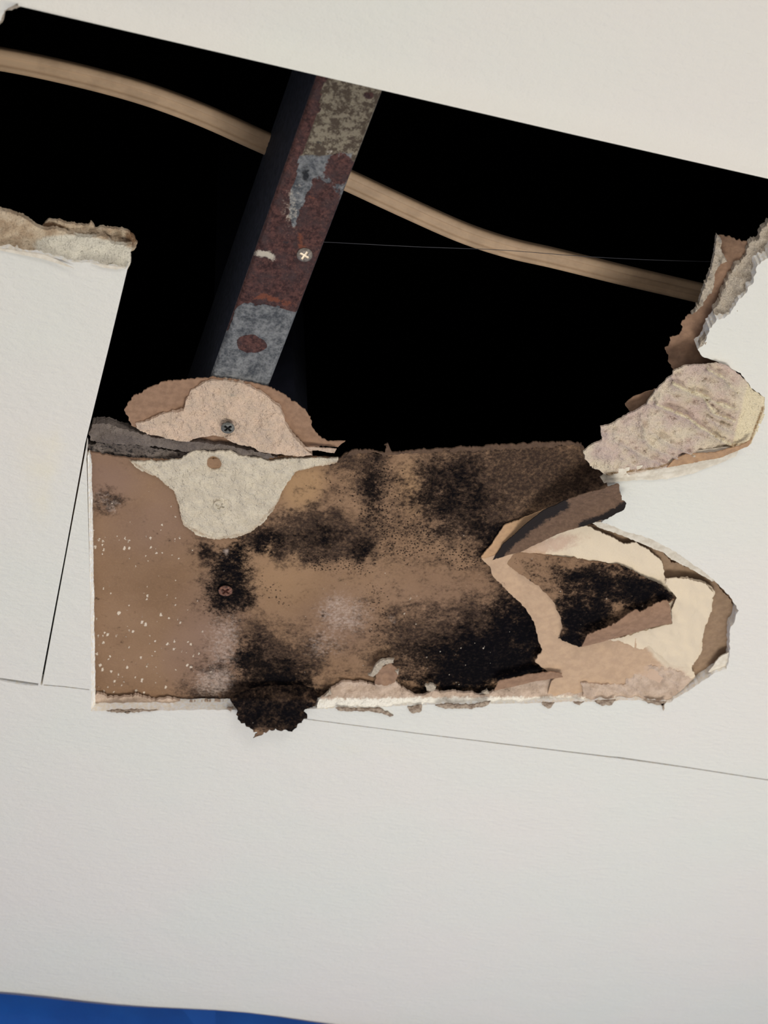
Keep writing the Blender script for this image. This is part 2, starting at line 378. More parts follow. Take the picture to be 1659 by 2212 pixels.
def box(name, lo, hi, mat, parent=None, bevel=0, open_bottom=False):
    bm = bmesh.new(); bmesh.ops.create_cube(bm, size=1)
    for v in bm.verts: v.co = Vector([(lo[i]+hi[i])/2+v.co[i]*(hi[i]-lo[i]) for i in range(3)])
    if open_bottom: bmesh.ops.delete(bm, geom=[f for f in bm.faces if f.normal.z < -.5], context='FACES')
    if bevel: bmesh.ops.bevel(bm, geom=list(bm.edges), offset=bevel, segments=2, affect='EDGES')
    me = bpy.data.meshes.new(name); bm.to_mesh(me); bm.free(); return finish(name, me, mat, parent)
tag(box('wall_front', (-1.5, YW, 0), (1.7, YW+.1, ZC+TH), M_WALL), None, None, None, 'structure')
tag(box('floor', (-1.5, -1.1, -.05), (1.7, YW, 0), M_FLOOR), None, None, None, 'structure')
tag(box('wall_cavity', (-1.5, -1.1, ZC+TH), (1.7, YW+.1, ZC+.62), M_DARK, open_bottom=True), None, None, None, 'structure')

def blue_sheet():
    bm = bmesh.new(); n, m = 90, 24; V = []
    for j in range(m+1):
        for i in range(n+1):
            x = -1.2+2.4*i/n; z = ZC-.0015-.0009*math.sin(x*21)-.9*(j/m)
            y = YW-.004-.0025*(1+math.sin(x*33+j*.5))-.002*math.sin(x*11-j*.9)
            V.append(bm.verts.new((x, y, z)))
    for j in range(m):
        for i in range(n):
            a = j*(n+1)+i; bm.faces.new((V[a], V[a+1], V[a+n+2], V[a+n+1])).smooth = True
    r = bmesh.ops.solidify(bm, geom=list(bm.faces), thickness=.0006)
    me = bpy.data.meshes.new('plastic_sheet'); bm.to_mesh(me); bm.free()
    return tag(finish('plastic_sheet', me, M_BLUE), 'bright blue plastic sheet covering the wall below the ceiling', 'plastic sheet')
blue_sheet()

# ================================================================ torn edges of the ceiling board (parts of the ceiling)
bump = lambda sc, a, s=0: (lambda x, y: (fbm(x, y, sc, 4, s)-.5)*a)
g = bump(14, .004, 3)
sheet('torn_core', [(1720, 450), (1659, 479), (1643, 501), (1640, 517), (1618, 527), (1611, 552), (1586, 580), (1573, 603), (1558, 634), (1542, 679), (1529, 717), (1512, 750, 1),
      (1523, 752, 1), (1537, 716, 1), (1556, 696), (1594, 668), (1630, 622), (1642, 583), (1730, 540)],
      lambda x, y: .0008+.008*np.clip(1-proj(x, y, (1575, 610), (1612, 645)), 0, 1)+g(x, y), .004, M_CRUMB, ceil, 4, 4, 5)
sheet('torn_core', [(-160, 430), (0, 453), (41, 465), (68, 481), (92, 495), (117, 496), (157, 506), (179, 513), (223, 511), (247, 530), (285, 530), (281, 572, 1), (276, 582, 1), (200, 575), (110, 562), (30, 544), (-150, 530)],
      lambda x, y: .0012+.0075*proj(x, y, (140, 566), (148, 500))+bump(22, .003, 5)(x, y), .003, M_CRUST, ceil, 5, 2.5, 6,
      {'white': lambda x, y: blob(x, y, 190, 545, 120, 35, 8, 1, .3), 'tan': lambda x, y: np.clip(1-np.abs(y-(541+.14*x))/8, 0, 1)*.55})
sheet('torn_liner', [(90, 492), (106, 475), (128, 476), (144, 484), (185, 487), (195, 480), (209, 495), (223, 490), (271, 498), (288, 509), (297, 525), (292, 537), (280, 545), (200, 525), (150, 515), (100, 505)],
      lambda x, y: .0125+bump(18, .006, 7)(x, y), .002, M_CRUST, ceil, 4, 3, 8, {'tan': lambda x, y: np.maximum(blob(x, y, 115, 490, 30, 10, 10), blob(x, y, 285, 515, 20, 25, 0, .8))})
sheet('paper_curl', [(0, 536, 1), (60, 545, 1), (98, 551, 0), (125, 562, 0), (160, 580, 0), (130, 571, 0), (95, 560, 0), (50, 551, 0), (0, 541, 0)], lambda x, y: -.0006-.0015*proj(x, y, (0, 540), (160, 570)), .0003, M_LIP, ceil, 5, 1, 4)
sheet('paper_curl', [(196, 568, 0), (240, 574, 0), (272, 579, 0), (250, 582, 0), (222, 578, 0)], -.001, .0003, M_LIP, ceil, 5, 1, 4)
sheet('torn_core', [(-12, 2, 0), (44, 13, 2), (30, 19, 2), (12, 24, 2), (6, 46, 2), (-6, 60, 2), (-20, 66, 2)], lambda x, y: .003+bump(12, .004, 2)(x, y), .004, M_CRUMB, ceil, 4, 2, 5)

# brown liner paper still hanging behind the right edge
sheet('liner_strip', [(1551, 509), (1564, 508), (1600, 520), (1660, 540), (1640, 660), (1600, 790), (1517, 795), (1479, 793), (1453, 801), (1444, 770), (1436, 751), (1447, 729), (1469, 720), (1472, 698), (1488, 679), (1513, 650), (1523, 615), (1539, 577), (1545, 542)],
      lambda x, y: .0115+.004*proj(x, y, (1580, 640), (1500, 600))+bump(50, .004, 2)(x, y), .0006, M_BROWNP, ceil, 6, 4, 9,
      {'tan': lambda x, y: np.zeros_like(x), 'grime_shade': lambda x, y: .35+.35*np.clip((600-y)/90, 0, 1), 'mould': lambda x, y: np.maximum(blob(x, y, 1495, 729, 8, 5, 0, .6, .8), blob(x, y, 1530, 782, 40, 8, 0, .45))})  # darker top paints the shade of the board edge into the paper
sheet('core_crumbs', [(1549, 509), (1559, 520), (1556, 535), (1571, 565), (1556, 570), (1545, 590), (1543, 612), (1538, 630), (1528, 640), (1512, 665), (1494, 680), (1505, 660), (1515, 640), (1522, 612), (1537, 578), (1543, 545)],
      lambda x, y: .009+bump(10, .006, 3)(x, y), .003, M_CRUMB, ceil, 4, 3, 11)
sheet('liner_tab', [(1350, 873), (1371, 856), (1415, 840), (1440, 850), (1396, 880), (1361, 889)], .006, .0006, M_BROWNP, ceil, 5, 1.5, 3, {})

# gypsum fan on the right where the painted face came away
ridges = [[(1455, 830), (1520, 860), (1545, 895), (1585, 910)], [(1420, 875), (1480, 900), (1540, 940), (1585, 965)], [(1530, 800), (1560, 815), (1595, 850)], [(1500, 845), (1550, 872), (1592, 885)],
          [(1385, 910), (1400, 960), (1460, 990)], [(1530, 905), (1570, 925), (1590, 935)], [(1400, 930), (1460, 965), (1500, 985)], [(1330, 950), (1390, 985), (1440, 1005)]]
def zridge(x, y):
    r = np.zeros_like(x)
    for i, l in enumerate(ridges):
        wob = (fbm(x, y, 18, 3, i)-.5)*8
        r = np.maximum(r, np.exp(-((dline(x, y, l)+wob)/5.0)**2)*(.9 if i < 4 else .5))
    return r
def zfan(x, y):
    r = zridge(x, y); sm = np.clip((x-1580)/30, 0, 1)
    return -.0012+.0016*sm-.0044*r*(1-.6*sm)+(fbm(x, y, 12, 4, 6)-.5)*.0046*(1-.75*sm)+(fbm(x, y, 55, 2, 16)-.5)*.006*(1-.8*sm)-.002*proj(x, y, (1560, 830), (1450, 1010))
sheet('bare_core', [(1260, 976), (1276, 963), (1301, 951), (1297, 922), (1327, 913), (1358, 894), (1396, 875), (1415, 843), (1434, 827), (1453, 811), (1456, 802), (1479, 791, 1), (1517, 789, 1), (1548, 785, 1), (1570, 791), (1592, 808),
      (1611, 821), (1624, 840), (1637, 849), (1656, 858), (1653, 894), (1637, 932), (1621, 960), (1596, 970), (1564, 980), (1516, 990), (1469, 998), (1421, 1014), (1358, 1025), (1311, 1027), (1279, 1011), (1263, 992)],
      zfan, .0012, M_CHUNK, ceil, 3.5, 2, 12, {'smooth': lambda x, y: np.maximum(zridge(x, y)*.75, np.clip((x+.25*(y-880)-1590)/24, 0, 1)), 'tan': lambda x, y: np.maximum(np.clip(1-dline(x, y, [(1311, 1024), (1421, 1010), (1500, 982), (1620, 955), (1648, 880)])/9, 0, 1)*.8, 0)})
sheet('peeled_paper', [(1296, 1030, 1), (1311, 1018, 0), (1421, 1000, 0), (1500, 975, 0), (1600, 965, 0), (1590, 985, 1), (1561, 998, 1), (1500, 1022, 1.5), (1440, 1036, 1.5), (1370, 1037, 1), (1305, 1044, 1)],
      lambda x, y: -.0012+bump(30, .001, 5)(x, y), .0005, M_LIP, ceil, 6, 1, 13)
sheet('peeled_paper', [(1311, 1016, 0), (1421, 1000, 0), (1500, 975, 0), (1600, 962, 0), (1580, 980, 1), (1530, 996, 1), (1490, 1010, 1.5), (1420, 1024, 1.5), (1370, 1031, 1), (1312, 1033, 1)],
      lambda x, y: -.0028+bump(30, .001, 5)(x, y), .0005, M_LIP, ceil, 6, 1, 14)
sheet('crumpled_liner', [(1458, 992, 1), (1480, 982, 1), (1545, 978, 1), (1600, 962, 1), (1624, 950, 1), (1618, 962, 1), (1590, 975, 1), (1560, 988, 1), (1500, 999, 1), (1440, 1010, 1)],
      lambda x, y: -.0048+bump(12, .002, 5)(x, y), .0006, M_BROWNP, ceil, 5, 1.5, 15, {'tan': lambda x, y: np.full_like(x, .65)})
sheet('pale_lip', [(1275, 1128, 1), (1299, 1127, 1), (1336, 1140), (1374, 1153), (1411, 1163), (1448, 1182), (1486, 1208), (1523, 1235), (1545, 1254), (1540, 1256), (1486, 1225), (1450, 1209), (1430, 1192), (1392, 1177), (1325, 1151), (1290, 1138)],
      .0035, .0008, M_LIP, ceil, 7, 1.2, 16)
sheet('pale_lip', [(1577, 1408, 1), (1571, 1446, 1), (1545, 1454, 1), (1530, 1452, 1), (1555, 1420, 1)], .002, .0008, M_LIP, ceil, 7, 1, 16)

# ================================================================ the old board inside the opening
z0 = .0100
board = empty('old_plasterboard', P(740, 1250, z0), 'mould-stained brown plasterboard panel exposed below the dark opening', 'plasterboard')
MOULD = [(1010, 1070, 135, 105, 25, 1.0), (1150, 1030, 190, 75, 5, .86), (1250, 1000, 90, 60, 0, .75), (1080, 1140, 80, 80, 40, 1.0), (690, 1160, 150, 50, 3, 1.0), (800, 1150, 70, 70, 0, .6), (810, 1040, 50, 110, 0, .72), (750, 1000, 50, 35, 0, .7), (1000, 1100, 330, 150, 0, .42),
         (960, 1400, 150, 100, 0, .9), (1060, 1400, 150, 115, 10, 1.0), (1110, 1310, 60, 70, 0, .8), (950, 1400, 260, 140, 0, .42), (590, 1450, 100, 85, 20, .95), (650, 1420, 60, 60, 0, .7), (682, 1435, 22, 30, 0, .75), (440, 1200, 36, 44, 0, .75), (490, 1270, 62, 70, 0, .8), (470, 1455, 60, 70, 0, .5), (560, 1500, 150, 45, 0, 1), (225, 1075, 45, 30, 0, .6),
         (690, 1090, 40, 20, -30, .7), (1150, 1470, 80, 40, 0, .9), (545, 1380, 60, 60, 30, .6), (560, 1170, 40, 30, 0, .9), (1180, 1000, 120, 50, 0, .8)]
BLACK = [(990, 1070, 95, 80, 30, .62), (1065, 1160, 45, 50, 20, .7), (1050, 1430, 125, 75, 5, 1.0), (1110, 1370, 75, 80, 0, .9), (960, 1420, 85, 60, 0, .7), (990, 1470, 100, 40, 0, .85), (500, 1225, 34, 52, 0, .85), (492, 1278, 46, 44, 0, .75), (440, 1195, 24, 28, 0, .6), (600, 1480, 80, 55, 10, .75), (545, 1430, 45, 45, 0, .65),
         (680, 1165, 75, 32, 0, .52), (575, 1175, 34, 26, 0, .75), (770, 1180, 40, 28, 0, .55), (1150, 1445, 40, 16, 10, 1), (620, 1500, 60, 40, 0, .9), (810, 1060, 25, 60, 0, .5)]
SPECK = [(820, 1080, 70, 140, 0, .95), (880, 1160, 130, 80, 0, .9), (1000, 1195, 90, 35, 0, .95), (820, 1290, 70, 80, 0, .7), (840, 1370, 70, 80, 0, .75), (490, 1250, 90, 120, 0, .8), (720, 1215, 120, 30, 8, .9), (760, 1060, 120, 70, 0, .7), (590, 1270, 30, 80, -30, .75), (560, 1440, 110, 100, 0, .8), (1120, 1290, 60, 80, 0, .65), (900, 1440, 70, 80, 0, .75), (980, 1260, 160, 60, 0, .45)]
DUST = [(740, 1330, 80, 60, 0, .9), (700, 1390, 70, 55, 0, .75), (220, 1072, 36, 30, 0, .7), (245, 1090, 26, 18, 0, .8), (460, 1465, 50, 45, 0, .95), (480, 1380, 60, 80, 0, .85), (480, 1200, 35, 22, 0, .55), (540, 1330, 20, 20, 0, .55), (830, 1330, 60, 60, 0, .3), (860, 1340, 12, 10, 0, .7), (430, 1450, 14, 10, 0, .9), (490, 1190, 10, 10, 0, 1.3), (250, 1130, 60, 60, 0, .35), (350, 1150, 80, 60, 0, .3)]
def fleck(x, y):
    r = np.maximum(blob(x, y, 270, 1400, 190, 140, 0, .50, .3), blob(x, y, 290, 1170, 130, 70, 0, .55)); r = np.maximum(r, blob(x, y, 1030, 1440, 130, 70, 0, .24, .4)); r = np.maximum(r, blob(x, y, 880, 1320, 90, 70, 0, .2, .4))
    return np.maximum(r, .04)
MK = {'mould': blobs(MOULD), 'black': blobs(BLACK), 'speck': blobs(SPECK), 'dust': blobs(DUST), 'fleck': fleck,
      'pink': blobs([(230, 1030, 70, 60, 0, 1), (450, 1400, 70, 110, 0, .9), (330, 1130, 90, 60, 0, .6), (740, 1350, 80, 60, 0, .5), (950, 1290, 120, 60, 0, .3)]),
      'tan': lambda x, y: np.maximum(blob(x, y, 655, 1050, 55, 40, -50, .9, .35), np.maximum(blob(x, y, 600, 1240, 80, 60, 0, .35), blob(x, y, 890, 1050, 28, 50, -10, .6)))}
top_edge = [(640, 985, 1), (735, 990, 1), (745, 980), (800, 976), (832, 985), (875, 979), (1000, 971), (1100, 964), (1200, 961), (1255, 960)]
sheet('brown_liner', [(150, 985, 0), (192, 975), (230, 982), (275, 990), (340, 993), (460, 992)]+top_edge+[(1263, 970), (1300, 985, 0), (1400, 1000, 0), (1640, 1100, 0), (1640, 1560, 0), (150, 1565, 0)],
      lambda x, y: z0+(fbm(x, y, 120, 3, 4)-.5)*.002, .0012, M_BOARD, board, 5, 2.2, 21, MK)
# frayed fibres along the broken top edge
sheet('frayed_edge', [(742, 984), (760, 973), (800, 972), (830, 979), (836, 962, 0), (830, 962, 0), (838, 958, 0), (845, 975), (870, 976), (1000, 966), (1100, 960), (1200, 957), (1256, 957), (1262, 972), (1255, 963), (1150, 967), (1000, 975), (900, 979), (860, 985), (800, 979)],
      lambda x, y: z0-.0008+bump(12, .002, 5)(x, y), .001, M_BROWNP, board, 5, 3, 22, {'tan': lambda x, y: 0*x, 'grime_shade': lambda x, y: .85+0*x, 'mould': lambda x, y: np.full_like(x, .4)})
sheet('broken_core', [(192, 935), (202, 916), (225, 914), (262, 925), (300, 935), (330, 945), (420, 955), (470, 960), (545, 972), (600, 988), (560, 994), (440, 990), (400, 976), (330, 965), (240, 960), (196, 952)],
      lambda x, y: .013+.004*np.sin(np.clip((y-(900+.13*(x-190)))/70, 0, 1)*3.14)*-1+bump(25, .003, 6)(x, y), .006, M_GREYED, board, 5, 3, 23, {'mould': lambda x, y: np.clip(.75-np.abs(y-(957+.12*(x-200)))/16, 0, 1)})
sheet('broken_core', [(188, 962), (240, 957), (330, 968), (420, 980), (640, 992), (640, 1000), (400, 1004), (230, 992), (190, 985)],
      lambda x, y: .0125+bump(20, .004, 9)(x, y), .006, M_GREYED, board, 5, 3, 24, {'mould': lambda x, y: np.full_like(x, .52)})
# lower filler cup
pocket = lambda x, y: blob(x, y, 462, 998, 16, 13, 20, 1, .25)
sheet('filler_patch', [(279, 995), (295, 1011), (338, 1031), (365, 1050), (377, 1066), (387, 1093), (395, 1133), (424, 1156), (463, 1166), (503, 1162), (542, 1150), (577, 1121), (597, 1090), (616, 1050), (640, 1019), (691, 1006), (728, 999), (731, 990, 1), (640, 990), (581, 996), (560, 990), (520, 985), (500, 975), (450, 978), (424, 973), (405, 982), (385, 994), (340, 998)],
      lambda x, y: z0-.0012+bump(16, .0024, 4)(x, y)+pocket(x, y)*.003-.0015*blob(x, y, 450, 985, 90, 14, 0, 1, .5)+.0008*np.exp(-((np.hypot((x-475), (y-1092)*1.25)-20)/3.5)**2), .0012, M_FILL, board, 4, 1.8, 25,
      {'tan': lambda x, y: np.maximum(pocket(x, y), np.clip(1-dline(x, y, [(279, 995), (338, 1031), (377, 1066), (395, 1133), (463, 1166), (542, 1150), (597, 1090), (640, 1019), (728, 999)])/13, 0, 1)*.62), 'grey': lambda x, y: np.exp(-((np.hypot((x-475), (y-1092)*1.25)-20)/3)**2)*.55})  # grey ring paints the shade in the groove round the screw
# torn oval: ring, cream paper, dark tongue, curls
sheet('ring_liner', [(1262, 1134), (1299, 1137), (1325, 1148), (1392, 1175), (1430, 1190), (1448, 1212), (1486, 1223), (1538, 1253), (1573, 1288), (1592, 1318), (1584, 1338), (1573, 1360), (1573, 1411), (1540, 1452), (1512, 1473), (1471, 1500), (1446, 1516), (1400, 1500), (1440, 1400), (1440, 1260), (1300, 1170)],
      lambda x, y: .0078+bump(40, .001, 3)(x, y), .001, M_RING, board, 6, 2.5, 26, {'dust': lambda x, y: np.clip((y-1250)/150, 0, 1)*.55+.2})
def creamm(x, y):
    a = proj(x, y, (1380, 1420), (1420, 1385)); b = np.clip((1215-y+.25*(x-1200))/20, 0, 1)
    return np.maximum(np.where(x > 1260, a, 0), b*(x > 1180))
sheet('torn_paper', [(1040, 1206, 1), (1056, 1222), (1067, 1247), (1097, 1277), (1131, 1310), (1149, 1336), (1161, 1370), (1170, 1407), (1156, 1430, 1), (1179, 1447), (1213, 1456), (1190, 1475, 0), (1180, 1510, 0), (1400, 1512, 0), (1456, 1506), (1501, 1463), (1493, 1441), (1514, 1411), (1523, 1355),
      (1538, 1318), (1544, 1277), (1523, 1258), (1486, 1247), (1437, 1250), (1426, 1210), (1404, 1191), (1374, 1171), (1348, 1176), (1299, 1150), (1265, 1136, 1), (1209, 1150, 1), (1123, 1190, 1)],
      lambda x, y: .0045+.003*(1-proj(x, y, (1050, 1220), (1200, 1300)))+bump(45, .003, 8)(x, y)-.0006*(dline(x, y, [(1437, 1250), (1400, 1300), (1370, 1400)]) < 4), .0008, M_CREAMP, board, 6, 2.2, 27,
      {'cream': creamm, 'pink': lambda x, y: np.maximum(blob(x, y, 1430, 1470, 70, 40, 0, .8), blob(x, y, 1200, 1175, 75, 22, -12, .75)), 'mould': lambda x, y: np.maximum(blob(x, y, 1085, 1265, 26, 16, 40, .75), blob(x, y, 1180, 1300, 80, 90, 0, .15))})
tm = blobs([(1300, 1260, 130, 38, 12, .95), (1380, 1275, 80, 30, 8, 1.0), (1250, 1330, 60, 50, 0, 1.1), (1235, 1385, 40, 22, 0, 1.2), (1440, 1290, 30, 10, 0, 1)])
sheet('mouldy_tongue', [(1060, 1212, 0), (1123, 1193, 1), (1187, 1200), (1224, 1204), (1280, 1213), (1336, 1220), (1366, 1232), (1396, 1250), (1430, 1265), (1448, 1287), (1464, 1291), (1448, 1302), (1400, 1330, 1), (1300, 1375, 1), (1262, 1393), (1254, 1397), (1224, 1386), (1206, 1379), (1217, 1362), (1213, 1336),
      (1194, 1299), (1164, 1265), (1138, 1250), (1112, 1232), (1093, 1217)],
      lambda x, y: .0035+.004*(1-proj(x, y, (1070, 1210), (1200, 1270)))-.002*proj(x, y, (1250, 1270), (1350, 1360)), .0007, M_BOARD, board, 5, 2, 28,
      {'mould': lambda x, y: np.maximum(tm(x, y), .35*proj(x, y, (1120, 1200), (1180, 1230))), 'black': lambda x, y: tm(x, y)*.8, 'speck': lambda x, y: .5+0*x, 'dust': lambda x, y: 0*x, 'fleck': lambda x, y: .1+0*x, 'pink': lambda x, y: 0*x, 'tan': lambda x, y: 0*x})
sheet('curled_flap', [(1256, 1398, .5), (1269, 1371), (1329, 1348), (1374, 1317), (1383, 1323), (1411, 1306), (1441, 1297), (1448, 1318), (1452, 1346, .5), (1411, 1355, .5), (1336, 1377, .5)],
      lambda x, y: -.001-.0035*np.sin(proj(x, y, (1355, 1375), (1340, 1330))*2.4), .0006, M_BROWNP, board, 4, 2.5, 29, {'tan': lambda x, y: .15+0*x, 'mould': lambda x, y: .1+0*x})
sheet('tan_strip', [(1039, 1204), (1067, 1168), (1090, 1135), (1123, 1123), (1180, 1100, 1), (1149, 1122), (1112, 1155), (1080, 1190), (1064, 1214)], z0-.002, .0008, M_BROWNP, board, 5, 1.2, 30, {'tan': lambda x, y: .75+0*x})
def zflap(x, y):
    u = proj(x, y, (1070, 1205), (1340, 1080)); c = (y-(1205-.47*(x-1070)))/35
    return .007-.019*u**1.3+.0035*np.clip(1-c*c, -1, 1)*u
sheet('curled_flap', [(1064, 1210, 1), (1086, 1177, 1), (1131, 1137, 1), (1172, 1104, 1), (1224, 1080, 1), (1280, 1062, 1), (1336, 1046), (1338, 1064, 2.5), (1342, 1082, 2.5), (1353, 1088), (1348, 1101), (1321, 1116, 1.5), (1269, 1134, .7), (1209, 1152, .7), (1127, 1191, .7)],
      zflap, .0006, M_BROWNP, board, 4, 1.2, 31, {'tan': lambda x, y: 0*x, 'grime_shade': lambda x, y: .72+0*x, 'mould': lambda x, y: np.maximum(.36, np.maximum(np.clip(1.15-dline(x, y, [(1066, 1208), (1090, 1178), (1135, 1140), (1175, 1110), (1215, 1090)])/26, 0, 1), np.clip(1.1-dline(x, y, [(1355, 1090), (1310, 1118), (1260, 1135)])/20, 0, 1)))})  # dark masks paint the flap's shaded side along with its grime and mould
# torn bottom edge
sheet('torn_core', [(684, 1530, 1), (688, 1515), (715, 1487), (744, 1472), (777, 1472), (809, 1481), (853, 1470), (867, 1487), (900, 1503), (947, 1494), (1012, 1496), (1037, 1503), (1068, 1494), (1090, 1478), (1138, 1462), (1174, 1456), (1214, 1454), (1254, 1471), (1269, 1486), (1330, 1480), (1359, 1450), (1374, 1433),
      (1448, 1448), (1500, 1463), (1456, 1506), (1430, 1520), (1374, 1514, 1), (1187, 1520, 1), (1012, 1524, 1), (795, 1530, 1)],
      lambda x, y: .0005+.0065*np.clip((1524-y)/40, 0, 1)+bump(20, .003, 4)(x, y), .0016, M_EDGE, board, 5, 3, 32,
      {'white': lambda x, y: np.clip((y-1496+.008*(x-700))/22, 0, 1)*np.clip((1420-x)/100, 0, 1), 'tan': lambda x, y: np.zeros_like(x)})
sheet('crumpled_core', [(1256, 1474), (1300, 1480), (1352, 1478), (1350, 1455), (1362, 1440), (1374, 1431), (1410, 1440), (1448, 1442), (1501, 1463, 1), (1456, 1507), (1430, 1519), (1374, 1508), (1300, 1512), (1262, 1510)],
      lambda x, y: .0022+.003*np.clip((1512-y)/60, 0, 1)+bump(16, .004, 14)(x, y), .0012, M_EDGE, board, 4, 2.5, 52, {'white': lambda x, y: .12+0*x, 'tan': lambda x, y: 0*x})
sheet('cream_layer', [(1292, 1385), (1340, 1378), (1400, 1360, 1), (1452, 1348, 1), (1450, 1318, 1), (1462, 1292), (1437, 1262), (1440, 1250), (1486, 1250), (1520, 1261), (1541, 1279), (1535, 1318), (1520, 1356), (1511, 1411), (1492, 1443), (1450, 1436), (1425, 1415), (1400, 1395), (1385, 1402), (1340, 1385)],
      lambda x, y: .0016+.002*proj(x, y, (1470, 1300), (1400, 1400))+bump(24, .003, 18)(x, y), .0006, M_CREAMP, board, 4, 2, 53, {'cream': lambda x, y: 1+0*x, 'pink': lambda x, y: .15+0*x, 'mould': lambda x, y: 0*x})
sheet('liner_tongue', [(1066, 1492), (1077, 1472), (1120, 1462), (1174, 1452), (1214, 1455), (1216, 1463, .5), (1156, 1472, .5), (1102, 1485, .5)], .0015, .0006, M_BROWNP, board, 5, 2, 33, {'tan': lambda x, y: .3+0*x, 'mould': lambda x, y: 0*x})
sheet('liner_tongue', [(809, 1478), (813, 1455), (826, 1440), (845, 1432), (858, 1445), (860, 1460), (853, 1474), (830, 1482)], lambda x, y: .004+bump(14, .004, 3)(x, y), .001, M_BROWNP, board, 4, 2, 34, {'tan': lambda x, y: .35+0*x, 'mould': lambda x, y: 0*x})
for i, L in enumerate([[(795, 1458), (805, 1450), (812, 1436), (824, 1427), (852, 1424), (850, 1432), (830, 1437), (820, 1450), (806, 1462)], [(854, 1450), (862, 1448), (860, 1458)], [(918, 1482), (930, 1478), (942, 1484), (934, 1494), (922, 1492)], [(700, 1505), (712, 1490), (716, 1500)], [(1040, 1498), (1052, 1490), (1058, 1500)]]):
    sheet('gypsum_flake', L, lambda x, y: .003+bump(6, .002, 3)(x, y), .0016, M_CRUMB, board, 3, 2, 40+i)
for i, L in enumerate([[(725, 1530), (780, 1531), (822, 1531), (838, 1538), (850, 1546), (842, 1549), (826, 1541), (790, 1536), (740, 1536)], [(880, 1528), (912, 1524), (908, 1538), (890, 1541)], [(940, 1524), (990, 1521), (1022, 1522), (1060, 1515), (1050, 1525), (1020, 1532), (965, 1531)],
                       [(1170, 1519), (1198, 1518), (1190, 1529), (1184, 1531)], [(1238, 1517), (1262, 1516), (1252, 1524)], [(1285, 1515), (1330, 1512), (1322, 1523), (1300, 1525)], [(1390, 1512), (1440, 1516), (1432, 1524), (1400, 1520)], [(1428, 1520), (1436, 1520), (1433, 1536)],
                       [(230, 1536), (300, 1534), (340, 1534), (290, 1540), (240, 1539)], [(268, 1538), (282, 1537), (276, 1542)], [(490, 1530), (504, 1528), (498, 1540)]]):
    sheet('paper_shard', L, -.0012, .0008, M_SHARD, board, 4, 2, 60+i)
sheet('torn_core', [(200, 1528, 0), (203, 1508), (215, 1500), (235, 1508), (280, 1506), (295, 1503), (330, 1512), (420, 1516), (500, 1518), (505, 1530, 0), (350, 1532, 0)],
      lambda x, y: .007+bump(14, .003, 4)(x, y), .002, M_EDGE, board, 4, 3.5, 50, {'white': lambda x, y: np.clip((y-1512)/14, 0, 1), 'tan': lambda x, y: 0*x})
sheet('torn_core', [(189, 985, 0), (195, 1300, 0), (197, 1534, 0), (206, 1528, 1), (204, 1400, 1), (202, 1250, 1), (199, 1100, 1.5), (197, 1000, 1.5), (193, 978, 0)], lambda x, y: .0009+.004*np.clip((x-(190+.013*(y-985)))/8, 0, 1), .003, M_GYP, ceil, 3, 1, 54)
# black flap hanging over the edge
fm = lambda x, y: .95+0*x
sheet('mouldy_flap', [(497, 1512, 1), (512, 1534), (519, 1559), (541, 1574), (555, 1581), (547, 1595, 1), (566, 1588), (595, 1574), (631, 1581), (645, 1563), (664, 1548), (656, 1538), (683, 1519), (684, 1498), (671, 1487, 1), (640, 1480, 1), (560, 1485, 1), (515, 1500, 1)],
      lambda x, y: lerp(.0085, -.0035, np.clip((y-1476)/36, 0, 1))-.006*np.clip((y-1512)/70, 0, 1)+bump(30, .003, 2)(x, y)*np.clip((y-1530)/20, .2, 1), .0008, M_BOARD, board, 4, 4, 35,
      {'mould': lambda x, y: fm(x, y)-.35*blob(x, y, 565, 1585, 22, 12), 'black': lambda x, y: .62-.5*blob(x, y, 610, 1505, 22, 8)-.55*blob(x, y, 565, 1585, 22, 12), 'speck': lambda x, y: .6+0*x, 'dust': lambda x, y: .12+0*x, 'fleck': lambda x, y: .06+0*x, 'pink': lambda x, y: 0*x, 'tan': lambda x, y: 0*x})

# ================================================================ fragment screwed to the channel
frag = empty('plasterboard_fragment', P(490, 900, .012), 'rounded scrap of plasterboard held by a grey screw under the steel channel', 'plasterboard')
sheet('brown_liner', [(268, 886), (287, 858), (318, 839), (354, 825), (405, 819), (456, 815), (503, 821), (561, 831), (589, 841), (620, 858), (644, 874), (671, 901), (679, 929), (695, 948), (720, 954, 1), (746, 953, 1), (730, 966, 1), (700, 964), (660, 964), (640, 975, 0), (597, 975, 0), (542, 962, 0), (463, 935, 0), (400, 945, 0), (322, 935, 0), (287, 921)],
      lambda x, y: .0122-.002*((x-490)/200)**2+bump(60, .002, 3)(x, y), .0008, M_BROWNP, frag, 5, 3, 36, {'tan': lambda x, y: .0+0*x, 'mould': lambda x, y: 0*x})
sheet('gypsum_core', [(293, 915), (318, 909), (354, 894), (397, 888), (401, 866), (413, 843), (444, 825), (483, 821), (522, 829), (565, 849), (605, 882), (620, 921), (640, 952), (675, 984), (652, 986), (597, 982), (561, 976), (538, 964), (503, 956), (483, 943), (463, 941), (424, 947), (405, 954), (366, 948), (318, 939), (295, 925)],
      lambda x, y: .0105-.004*proj(x, y, (490, 830), (520, 970))+bump(15, .0034, 4)(x, y)+.0012*blob(x, y, 492, 925, 22, 17, 0, 1, .3), .0035, M_FRAG, frag, 4, 1.8, 37, {'grey': lambda x, y: np.maximum(blob(x, y, 500, 853, 18, 6, 10, .6, .8), 0)})
sheet('paper_tail', [(652, 966, 1), (700, 968, 1), (727, 970, .5), (722, 979, 1), (690, 974), (668, 975)], .007, .0008, M_EDGE, frag, 4, 1.5, 38, {'white': lambda x, y: 0*x, 'tan': lambda x, y: 0*x})
